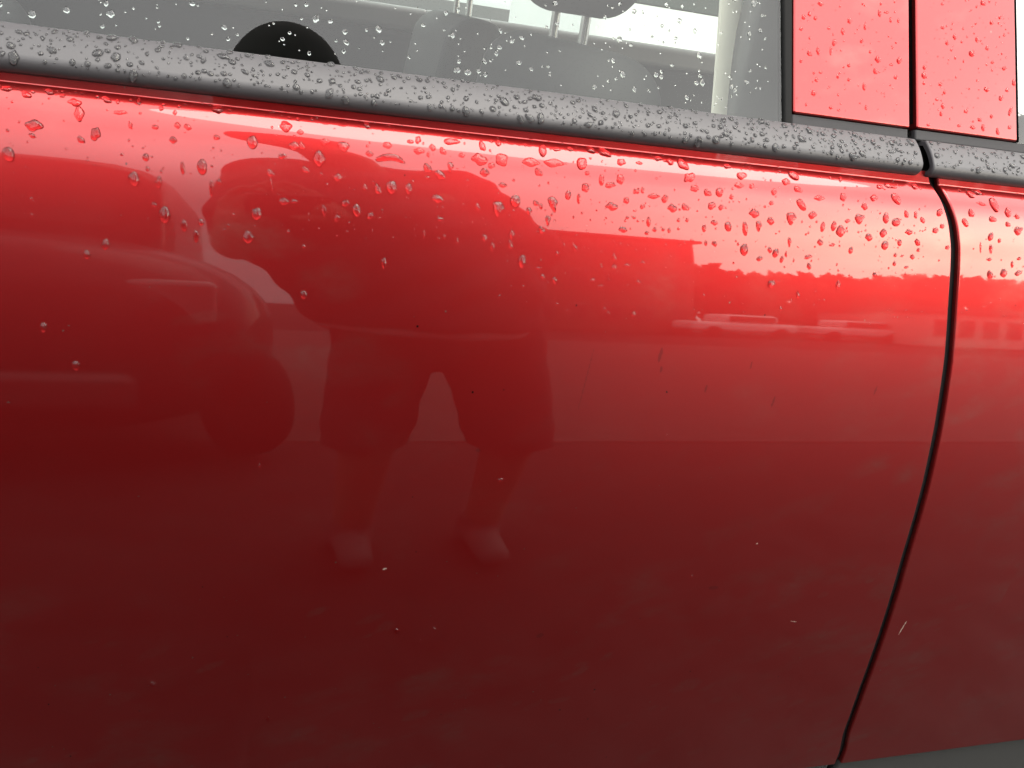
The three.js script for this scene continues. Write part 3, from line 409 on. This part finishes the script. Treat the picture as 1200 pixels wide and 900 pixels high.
function describe(d) { // what it looks like and what it sits on or beside
  const area = d.w * d.h * 1e6, size = area > 60 ? 'large ' : area < 18 ? 'small ' : '', look = size + SHAPE[d.kind] + ' raindrop';
  const pick = (t) => t.find((e) => d.x < e[0])[1];
  const on = {
    door: () => (d.y > 0.97 ? 'on the door shoulder ' : 'on the red door ') + pick([[-0.1, 'over the reflected car'], [0.0, 'between reflected car and person'], [0.1, 'left of the reflected shoulders'], [0.2, 'over the reflected shoulders'], [0.3, 'above the reflected block, left half'], [0.4, 'above the reflected block, right half'], [0.52, 'right of the reflected block'], [9, 'beside the door gap']]),
    quarter: () => (d.y > 0.97 ? 'on the shoulder ' : 'on the red panel ') + 'right of the door gap',
    pillar: () => (d.y > 1.09 ? 'high' : 'low') + ' on the pillar panel beside the window',
    post: () => (d.y > 1.09 ? 'high' : 'low') + ' on the pillar panel nearest the right edge',
    trim: () => 'on the belt trim ' + pick([[-0.03, 'left of the reflected head'], [0.09, 'below the reflected head'], [0.2, 'right of the reflected head'], [0.35, 'below the seat back'], [0.47, 'below the pale seat belt'], [9, 'below the left pillar panel']]),
    'quarter trim': () => 'on the short trim under the right pillar',
    glass: () => 'on the side window ' + pick([[-0.03, 'left of the reflected head'], [0.07, 'near the reflected head'], [0.2, 'in front of the grey cabin'], [0.34, 'in front of the seat'], [9, 'in front of the bright far window']]),
    'quarter glass': () => 'on the pale glass at the right edge',
  }[d.place]();
  const text = look + ' ' + on;
  return [text, text.replace('raindrop', 'raindrops')];
}
// drops that stand alone in the photograph and can be named one by one
const ALONE = [[51, 383, 'dull red raindrop on the left of the door, upper of two in the dark zone'], [89, 428, 'dull red raindrop on the left of the door, lower of two in the dark zone'], [465, 740, 'tiny lone raindrop low on the middle of the red door'], [179, 802, 'faint lone raindrop near the lower left of the door'], [314, 843, 'faint tiny raindrop lowest of all on the red door']];
const seen = DROPS.filter((d) => d.x > -0.2 && d.x < 0.78), rank = seen.slice().sort((a, b) => (b.w * b.h * (b.read ? 1.6 : 1)) - (a.w * a.h * (a.read ? 1.6 : 1)));
const single = new Set(rank.slice(0, 296));
for (const d of DROPS) if (d.read && d.place === 'door' && d.y < 0.84) single.add(d);
const loose = {};
for (const d of DROPS) {
  const m = dropMatrix(d.at, d.w, d.h, d.turn, /glass/.test(d.place) ? 0.1 : 0.25);
  if (single.has(d)) {
    const set = KINDS[d.kind], v = Math.floor(dropRnd() * set.length), ground = /trim/.test(d.place) ? wetTrim : /glass/.test(d.place) ? null : wetPaint, key = d.kind + '-' + v + (ground ? ground.uuid : '');
    if (!protos.has(key)) { const o = ground ? new THREE.Mesh(set[v].both, [water, ground]) : new THREE.Mesh(set[v].water, water); o.castShadow = o.receiveShadow = true; protos.set(key, o); }
    const o = protos.get(key).clone(); o.name = numbered('raindrop'); m.decompose(o.position, o.quaternion, o.scale);
    const [label, group] = describe(d); tag(o, label, 'raindrop', group); d.object = o; scene.add(o);
  } else { const set = SMALL[d.kind]; const c = set[Math.floor(dropRnd() * set.length)], l = loose[d.place.replace('quarter trim', 'trim').replace('quarter glass', 'glass')] ??= [[], []]; l[0].push(c.water.clone().applyMatrix4(m)); l[1].push(c.floor.clone().applyMatrix4(m)); }
}
const FINE = { door: 'fine spray of tiny water droplets on the red door', quarter: 'fine water droplets on the red rear side panel', pillar: 'fine droplets on the left red pillar panel', post: 'fine droplets on the right red pillar panel', trim: 'fine water droplets along the black belt trim', glass: 'fine water droplets over the side window glass' };
for (const k in loose) tag(k === 'glass' ? mesh('fine_droplets', mergeGeometries(loose[k][0]), water) : mesh('fine_droplets', mergeGeometries(loose[k].map((l) => mergeGeometries(l)), true), [water, k === 'trim' ? wetTrim : wetPaint]), FINE[k], 'water droplets', null, 'stuff');
for (const d of DROPS) if (d.object && d.place === 'door' && d.read && d.y < 0.84) {
  const names = [[0.50, 'tiny lone raindrop low on the middle of the red door'], [0.36, null]];
  const L = d.x < -0.12 && d.y > 0.7 ? (d.y > 0.805 ? 'dull raindrop on the left of the red door, upper of two in the dark zone' : 'dull raindrop on the left of the red door, lower of two in the dark zone')
    : d.y < 0.6 ? (d.x > 0.1 ? 'tiny lone raindrop low on the middle of the red door' : d.x > 0 ? 'faint tiny raindrop, lowest of all on the red door' : 'faint lone raindrop near the lower left of the red door')
    : d.y < 0.75 ? 'tiny bright raindrop below the reflected shorts on the red door' : 'small bright raindrop on the red door right of the reflected person';
  d.object.userData.label = L; delete d.object.userData.group; d.own = true;
}
{ // alike neighbours are told apart by their order
  const ORDER = ['first', 'second', 'third', 'fourth', 'fifth', 'sixth', 'seventh', 'eighth', 'ninth', 'tenth', 'eleventh', 'twelfth', 'thirteenth', 'fourteenth', 'fifteenth', 'sixteenth'], sets = {};
  for (const d of DROPS) if (d.object && !d.own) (sets[d.object.userData.label] ??= []).push(d);
  for (const l in sets) if (sets[l].length > 1 && sets[l].length <= ORDER.length) sets[l].sort((a, b) => a.at.p.x - b.at.p.x).forEach((d, i) => {
    const base = l.split(/[ -]/).length > 11 ? l.replace('dark reflected head', 'reflected head').replace('on the red panel', 'on the panel').replace('the reflected ', 'reflected ') : l;
    d.object.userData.label = base + ', ' + ORDER[i] + ' from the left';
  });
}

// ---------------------------------------------------------------- surface of a smooth field (surface nets)
function surface(field, lo, hi, cell) {
  const n = [0, 1, 2].map((k) => Math.ceil((hi[k] - lo[k]) / cell) + 2), V = new Float32Array(n[0] * n[1] * n[2]), at = (i, j, k) => (k * n[1] + j) * n[0] + i;
  for (let k = 0; k < n[2]; k++) for (let j = 0; j < n[1]; j++) for (let i = 0; i < n[0]; i++) V[at(i, j, k)] = field(lo[0] + i * cell, lo[1] + j * cell, lo[2] + k * cell);
  const id = new Map(), P = [], I = [];
  for (let k = 0; k < n[2] - 1; k++) for (let j = 0; j < n[1] - 1; j++) for (let i = 0; i < n[0] - 1; i++) {
    let c = 0, sx = 0, sy = 0, sz = 0; const v = (a, b, d) => V[at(i + a, j + b, k + d)];
    for (let e = 0; e < 12; e++) {
      const ax = e >> 2, u = e & 1, w = (e >> 1) & 1, A = [0, 0, 0], B = [0, 0, 0]; A[(ax + 1) % 3] = B[(ax + 1) % 3] = u; A[(ax + 2) % 3] = B[(ax + 2) % 3] = w; B[ax] = 1;
      const p = v(...A), q = v(...B); if ((p < 0) === (q < 0)) continue; const t = p / (p - q); c++; sx += A[0] + (B[0] - A[0]) * t; sy += A[1] + (B[1] - A[1]) * t; sz += A[2] + (B[2] - A[2]) * t;
    }
    if (c) { id.set(at(i, j, k), P.length / 3); P.push(lo[0] + (i + sx / c) * cell, lo[1] + (j + sy / c) * cell, lo[2] + (k + sz / c) * cell); }
  }
  for (let k = 1; k < n[2] - 1; k++) for (let j = 1; j < n[1] - 1; j++) for (let i = 1; i < n[0] - 1; i++) {
    const s = V[at(i, j, k)] < 0, quad = (a, b, c, d, flip) => { a = id.get(a); b = id.get(b); c = id.get(c); d = id.get(d); if ([a, b, c, d].includes(undefined)) return; flip ? I.push(a, c, b, a, d, c) : I.push(a, b, c, a, c, d); };
    if (s !== V[at(i + 1, j, k)] < 0) quad(at(i, j, k), at(i, j - 1, k), at(i, j - 1, k - 1), at(i, j, k - 1), s);
    if (s !== V[at(i, j + 1, k)] < 0) quad(at(i, j, k), at(i, j, k - 1), at(i - 1, j, k - 1), at(i - 1, j, k), s);
    if (s !== V[at(i, j, k + 1)] < 0) quad(at(i, j, k), at(i - 1, j, k), at(i - 1, j - 1, k), at(i, j - 1, k), s);
  }
  const g = new THREE.BufferGeometry(); g.setAttribute('position', new THREE.Float32BufferAttribute(P, 3)); g.setIndex(I); g.computeVertexNormals(); return g;
}
const bone = (a, ra, b, rb) => { const d = [b[0] - a[0], b[1] - a[1], b[2] - a[2]], L = d[0] ** 2 + d[1] ** 2 + d[2] ** 2; return (x, y, z) => { const t = Math.min(1, Math.max(0, ((x - a[0]) * d[0] + (y - a[1]) * d[1] + (z - a[2]) * d[2]) / (L || 1))); return Math.hypot(x - a[0] - d[0] * t, y - a[1] - d[1] * t, z - a[2] - d[2] * t) - (ra + (rb - ra) * t); }; };
const ball = (c, r) => (x, y, z) => { const q = Math.hypot((x - c[0]) / r[0], (y - c[1]) / r[1], (z - c[2]) / r[2]); return (q - 1) * Math.min(...r); };
const blend = (parts, k) => (x, y, z) => { let d = 1e9; for (const f of parts) { const e = f(x, y, z), h = Math.max(0, k - Math.abs(d - e)) / k; d = Math.min(d, e) - h * h * k * 0.25; } return d; };

// ---------------------------------------------------------------- the photographer, seen mirrored in the paint and the glass
const person = thing('person', 'person in dark top and shorts holding a phone towards the car', 'person');
{
  const skin = std([0.2, 0.11, 0.075], 0.6), top = std([0.03, 0.03, 0.036], 0.9), shortCloth = std([0.022, 0.022, 0.025], 0.9), hair = std([0.035, 0.03, 0.027], 0.85), white = std([0.07, 0.068, 0.066], 0.85);
  const neck = [0.12, 1.385, 0.8], head = [0.04, 1.495, 0.69], shL = [0.03, 1.25, 0.92], shR = [0.37, 1.27, 0.92], elL = [-0.035, 1.0, 0.86], haL = [-0.045, 1.0, 0.73], elR = [0.52, 1.03, 0.93], haR = [0.1, 1.06, 0.71];
  const kneeL = [0.22, 0.47, 0.93], kneeR = [0.52, 0.47, 0.93], anL = [0.205, 0.1, 0.97], anR = [0.5, 0.1, 0.97];
  const body = blend([bone([0.36, 0.82, 0.95], 0.15, [0.25, 1.15, 0.9], 0.145), bone(shL, 0.06, shR, 0.06), bone([0.2, 1.25, 0.9], 0.07, neck, 0.055), bone(neck, 0.055, head, 0.07), ball(head, [0.078, 0.105, 0.092]), ball([0.035, 1.48, 0.598], [0.014, 0.02, 0.02]),
    bone(shL, 0.055, elL, 0.042), bone(elL, 0.042, haL, 0.03), bone(shR, 0.055, elR, 0.042), bone(elR, 0.042, haR, 0.03), bone([0.28, 0.82, 0.95], 0.095, kneeL, 0.062), bone([0.45, 0.82, 0.95], 0.095, kneeR, 0.062), bone(kneeL, 0.06, anL, 0.042), bone(kneeR, 0.06, anR, 0.042),
    ball([-0.04, 1.49, 0.705], [0.012, 0.03, 0.02]), ball([0.12, 1.49, 0.705], [0.012, 0.03, 0.02])], 0.035);
  const fingers = (wrist, dir, side, curl, L) => { // palm, four bent fingers, thumb
    const add = (a, b, t) => [a[0] + b[0] * t, a[1] + b[1] * t, a[2] + b[2] * t], parts = [bone(add(wrist, dir, 0), 0.026, add(wrist, dir, 0.03), 0.03)];
    for (let f = 0; f < 4; f++) { const o = (f - 1.5) * 0.02, len = [0.036, 0.042, 0.04, 0.031][f], k0 = add(add(wrist, dir, 0.075), side, o), k1 = add(add(k0, dir, len), curl, len * 0.35), k2 = add(add(k1, dir, len * 0.35), curl, len * 0.7); parts.push(bone(add(add(wrist, dir, 0.015), side, o * 0.7), 0.014, k0, 0.0115), bone(k0, 0.0105, k1, 0.0095), bone(k1, 0.0095, k2, 0.0085)); }
    const t0 = add(add(wrist, dir, 0.02), side, -0.03), t1 = add(add(t0, dir, 0.03), side, -0.03), t2 = add(add(t1, dir, 0.03), curl, 0.015); parts.push(bone(t0, 0.014, t1, 0.012), bone(t1, 0.012, t2, 0.009));
    return blend(parts, 0.008);
  };
  const handL = fingers([-0.045, 1.01, 0.72], [0.25, 0.95, -0.1], [-0.9, 0.25, 0.2], [0.5, 0.1, -0.8], 0.04), handR = fingers([0.125, 1.065, 0.705], [-0.75, 0.6, -0.05], [0.5, 0.75, 0.1], [-0.5, 0.1, -0.7], 0.04);
  const g = mergeGeometries([surface(body, [-0.2, 0.03, 0.56], [0.64, 1.65, 1.14], 0.014), surface(handL, [-0.18, 0.95, 0.6], [0.1, 1.22, 0.8], 0.004), surface(handR, [-0.08, 0.98, 0.6], [0.22, 1.24, 0.78], 0.004)]);
  mesh('body', g, skin, person);
  const shirtF = blend([bone([0.325, 0.88, 0.95], 0.238, [0.17, 1.1, 0.92], 0.225), bone(shL, 0.085, shR, 0.09), bone(shL, 0.09, [-0.02, 1.05, 0.875], 0.08), bone(shR, 0.085, [0.5, 1.06, 0.93], 0.085), bone([0.46, 1.05, 0.93], 0.07, elR, 0.075)], 0.06);
  const fold = (x, y, z) => 0.006 * Math.sin(y * 34 + x * 21) * Math.sin(x * 19 - y * 9) + 0.004 * Math.sin(y * 70 - x * 40);
  mesh('shirt', surface((x, y, z) => Math.max(shirtF(x, y, z) + fold(x, y, z), 0.785 + 0.05 * Math.abs(x - 0.35) - y, Math.hypot((x - neck[0]) * 1, (y - 1.37) * 1.1, z - 0.82) < 0.075 ? 0.01 : -1), [-0.22, 0.72, 0.66], [0.68, 1.42, 1.2], 0.013), top, person);
  mesh('undershirt', surface((x, y, z) => Math.max(shirtF(x, y, z) + 0.006, 0.762 + 0.07 * Math.abs(x - 0.35) - y, y - 0.83), [0.04, 0.7, 0.66], [0.68, 0.88, 1.2], 0.012), std([0.42, 0.42, 0.41], 0.9), person);
  const shortsF = blend([bone([0.355, 0.86, 0.95], 0.19, [0.355, 0.82, 0.95], 0.16), bone([0.25, 0.8, 0.95], 0.11, [0.208, 0.4, 0.94], 0.088), bone([0.46, 0.8, 0.95], 0.115, [0.53, 0.4, 0.94], 0.095)], 0.012);
  mesh('shorts', surface((x, y, z) => Math.max(shortsF(x, y, z) + 0.5 * fold(x, y, z), 0.425 - y, y - 0.86), [0.04, 0.38, 0.7], [0.7, 0.9, 1.2], 0.013), shortCloth, person);
  const hairF = ball([0.042, 1.51, 0.69], [0.106, 0.115, 0.115]);
  mesh('hair', surface((x, y, z) => Math.max(hairF(x, y, z), -Math.max(z - 0.64, y - 1.455)), [-0.09, 1.37, 0.54], [0.18, 1.66, 0.85], 0.009), hair, person);
  for (const a of [anL, anR]) { const s = mesh('shoe', surface(blend([bone([a[0], 0.05, a[2] + 0.03], 0.045, [a[0], 0.045, a[2] - 0.15], 0.036), bone([a[0], 0.05, a[2] + 0.02], 0.05, [a[0], 0.115, a[2] + 0.01], 0.052)], 0.03), [a[0] - 0.08, -0.01, a[2] - 0.22], [a[0] + 0.08, 0.18, a[2] + 0.1], 0.009), white, person); s.name = 'shoe'; }
}
const phone = thing('phone', 'dark smartphone held up to photograph the red car', 'phone', [0, 0, 0]);
{
  phone.position.copy(EYE); phone.quaternion.copy(viewTurn);
  mesh('phone_body', box(0.142, 0.07, 0.0075, 0.05, -0.022, 0.012, 0.0035, 3), std([0.02, 0.02, 0.022], 0.35), phone);
  mesh('camera_lens', new THREE.TorusGeometry(0.0055, 0.0012, 8, 20).translate(0, 0, 0.008), std([0.1, 0.1, 0.1], 0.3, { metalness: 1 }), phone);
}

// ---------------------------------------------------------------- what the paint mirrors: a parked hatchback, a block of flats, low buildings and hedges
function loft(sections, segs = 40, power = 4) { // rounded boxes along z: [z, x, y, half width, half height]
  const rows = sections.map(([z, cx, cy, a, b]) => { const r = []; for (let j = 0; j <= segs; j++) { const t = j / segs * 6.28318, c = Math.cos(t), s = Math.sin(t), k = Math.pow(Math.abs(c) ** power + Math.abs(s) ** power, -1 / power); r.push({ p: [cx + a * c * k, cy + b * s * k, z], n: [c, s, 0], uv: [j / segs, z] }); } return r; });
  const g = sheet(rows, segs + 1); g.computeVertexNormals(); return g;
}
{
  const c = thing('parked_hatchback', 'dark parked hatchback standing behind the photographer', 'car', [-0.86, 0, 1.75]);
  const dark = new THREE.MeshPhysicalMaterial({ color: lin(0.012, 0.013, 0.015), roughness: 0.5, specularIntensity: 0.3, clearcoat: 0.25, clearcoatRoughness: 0.08 });
  mesh('body', loft([[0, 0, 0.62, 0.01, 0.01], [0.0, 0, 0.62, 0.66, 0.3], [0.05, 0, 0.62, 0.78, 0.4], [0.16, 0, 0.64, 0.87, 0.46], [0.4, 0, 0.65, 0.91, 0.49], [3.3, 0, 0.65, 0.9, 0.48], [3.75, 0, 0.6, 0.74, 0.38], [3.76, 0, 0.6, 0.01, 0.01]], 48, 2.7), dark, c);
  mesh('cabin', loft([[0.7, -0.06, 1.2, 0.01, 0.01], [0.7, -0.06, 1.2, 0.56, 0.5], [0.8, -0.06, 1.24, 0.6, 0.56], [1.1, -0.06, 1.26, 0.62, 0.57], [2.4, -0.06, 1.26, 0.62, 0.57], [3.4, -0.06, 1.1, 0.58, 0.2], [3.41, -0.06, 1.1, 0.01, 0.01]], 40, 4.5), dark, c);
  mesh('rear_window', box(0.92, 0.4, 0.02, -0.06, 1.42, 0.693, 0.008, 3), std([0.01, 0.012, 0.013], 0.05), c);
  mesh('bumper', box(1.3, 0.18, 0.12, -0.1, 0.42, -0.005, 0.05, 4), std([0.03, 0.03, 0.03], 0.5), c);
  for (const s of [-1, 1]) mesh('head_lamp', box(0.3, 0.2, 0.06, s * 0.6, 0.82, 0.05, 0.03, 4), std([0.12, 0.12, 0.12], 0.3), c);
  for (const s of [-1, 1]) for (const z of [0.36, 2.95]) { const w = new THREE.Group(); w.name = 'wheel'; w.position.set(s * 0.82, 0.31, z); if (z < 1) w.rotation.y = -0.35; c.add(w); mesh('tyre', new THREE.TorusGeometry(0.225, 0.08, 12, 30).rotateY(Math.PI / 2), rubber, w); mesh('rim', new THREE.CylinderGeometry(0.17, 0.17, 0.1, 20).rotateZ(Math.PI / 2), std([0.4, 0.4, 0.42], 0.4, { metalness: 0.8 }), w); }
}
function building(name, label, x, z, w, h, d, wallC, floors, bays, roofC) {
  const b = thing(name, label, 'building', [x, 0, z]);
  mesh('wall', box(w, h, d, 0, h / 2, d / 2, 0.02), std(wallC, 0.85), b);
  mesh('roof', box(w + 0.5, 0.25, d + 0.5, 0, h + 0.12, d / 2, 0.03), std(roofC, 0.8), b);
  const glass = std([0.03, 0.035, 0.04], 0.08), fr = std([0.16, 0.14, 0.13], 0.6);
  for (let f = 0; f < floors; f++) for (let i = 0; i < bays; i++) {
    const bw = w / bays, wx = -w / 2 + bw * (i + 0.5), wy = h / floors * (f + 0.55);
    const win = mesh('window', box(bw * 0.62, h / floors * 0.5, 0.08, wx, wy, -0.01, 0.01), fr, b); mesh('pane', box(bw * 0.54, h / floors * 0.42, 0.04, wx, wy, -0.045, 0.005), glass, win);
  }
  return b;
}
{
  const v = thing('added_shade_van', 'tall dark van parked left of the hatchback', 'van', [-3.3, 0, 1.35]);  // out-of-view van, added to keep sky light off the lower left door
  const dark = new THREE.MeshPhysicalMaterial({ color: lin(0.025, 0.027, 0.032), roughness: 0.5, clearcoat: 1, clearcoatRoughness: 0.05 });
  mesh('body', loft([[0, 0, 1.25, 0.01, 0.01], [0, 0, 1.25, 0.86, 0.95], [0.06, 0, 1.27, 0.95, 1.02], [4.8, 0, 1.27, 0.96, 1.03], [4.81, 0, 1.27, 0.01, 0.01]], 40, 7), dark, v);
  for (const s of [-1, 1]) { mesh('rear_window', box(0.62, 0.5, 0.02, s * 0.42, 1.6, -0.005, 0.008), std([0.01, 0.012, 0.013], 0.05), v); mesh('tail_lamp', box(0.12, 0.4, 0.05, s * 0.84, 1.0, 0.02, 0.02), std([0.3, 0.01, 0.01], 0.15), v); }
  mesh('bumper', box(1.86, 0.2, 0.14, 0, 0.42, 0, 0.05, 4), std([0.03, 0.03, 0.03], 0.5), v);
  for (const s of [-1, 1]) for (const z of [0.9, 3.9]) mesh('wheel', new THREE.CylinderGeometry(0.34, 0.34, 0.24, 24).rotateZ(Math.PI / 2).translate(s * 0.8, 0.34, z), rubber, v);
}
building('apartment_building', 'dark brick block with flat roof beyond the parking area', 11.2, 25, 6.0, 6.0, 9, [0.13, 0.075, 0.06], 3, 5, [0.05, 0.05, 0.05]);
building('low_building', 'long pale low building with a row of windows across the road', 26.5, 22.5, 9.5, 2.1, 6, [0.5, 0.46, 0.4], 1, 9, [0.06, 0.05, 0.05]);
[[15.2, 24, 0.7, 'white', 'nearest the block of flats'], [20.5, 25, 0.6, 'silver', 'in the middle of the row across the road'], [25.8, 26.5, 0.5, 'pale grey', 'farthest from the block of flats']].forEach(([x, z, c, col, where]) => {
  const v = thing('parked_car', col + ' car parked ' + where, 'car', [x, 0, z], 0, 'cars parked across the road');
  const m = std([c, c, c * 0.97], 0.35);
  mesh('body', box(3.9, 0.55, 1.7, 0, 0.6, 0, 0.2, 4), m, v); mesh('cabin', box(2.1, 0.5, 1.5, 0.2, 1.08, 0, 0.22, 4), m, v); mesh('window', box(1.7, 0.3, 0.02, 0.2, 1.1, -0.755, 0.005), std([0.02, 0.02, 0.02], 0.1), v);
  for (const s of [-1.25, 1.25]) mesh('wheel', new THREE.CylinderGeometry(0.31, 0.31, 0.2, 20).rotateX(Math.PI / 2).translate(s, 0.31, -0.78), rubber, v);
});
{
  const rnd = seeded(77), leaf = [], up = new THREE.Vector3(), q = new THREE.Quaternion(), m4 = new THREE.Matrix4(), N = 9000;
  const g = new THREE.BufferGeometry(); g.setAttribute('position', new THREE.Float32BufferAttribute([-0.5, 0, 0, 0.5, 0, 0, 0.1, 0.6, 0.12, -0.1, -0.5, 0.1], 3)); g.setIndex([0, 1, 2, 0, 3, 1]); g.computeVertexNormals();
  const inst = new THREE.InstancedMesh(g, new THREE.MeshStandardMaterial({ color: lin(0.05, 0.062, 0.032), roughness: 0.8 }), N); inst.name = 'far_hedge'; inst.castShadow = inst.receiveShadow = true;
  for (let i = 0; i < N; i++) {
    const x = 6 + 66 * rnd(), top = 4.5 + 2.0 * (fbm(x * 0.12, 1, 61, 2) - 0.3) + 0.5 * fbm(x * 1.6, 4, 66, 2), y = 0.2 + (top - 0.2) * Math.pow(rnd(), 0.75), z = 30 + 2.5 * rnd();
    q.setFromEuler(new THREE.Euler(rnd() * 6, rnd() * 6, rnd() * 6)); const s = 0.5 + 0.5 * rnd(); inst.setMatrixAt(i, m4.compose(up.set(x, y, z), q, new THREE.Vector3(s, s, s))); inst.setColorAt(i, new THREE.Color().setScalar(0.7 + 0.6 * rnd()));
  }
  scene.add(tag(inst, 'dark hedge and trees along the far side of the road', 'hedge', null, 'stuff'));
}
// beyond the car's other side, seen through its windows
{
  const v = thing('white_van', 'white panel van parked beyond the red car, seen through its windows', 'van', [3.6, 0, -4.0]);
  mesh('body', box(4.4, 1.9, 1.6, 0, 1.25, 0, 0.16, 5), std([0.78, 0.79, 0.78], 0.35), v);
  mesh('windscreen_side', box(0.7, 0.55, 0.03, -1.75, 1.45, 0.79, 0.01), std([0.06, 0.07, 0.065], 0.08), v);
  for (const s of [-1.4, 1.4]) mesh('wheel', new THREE.CylinderGeometry(0.33, 0.33, 0.22, 22).rotateX(Math.PI / 2).translate(s, 0.33, 0.7), rubber, v);
}
renderer.render(scene, camera);
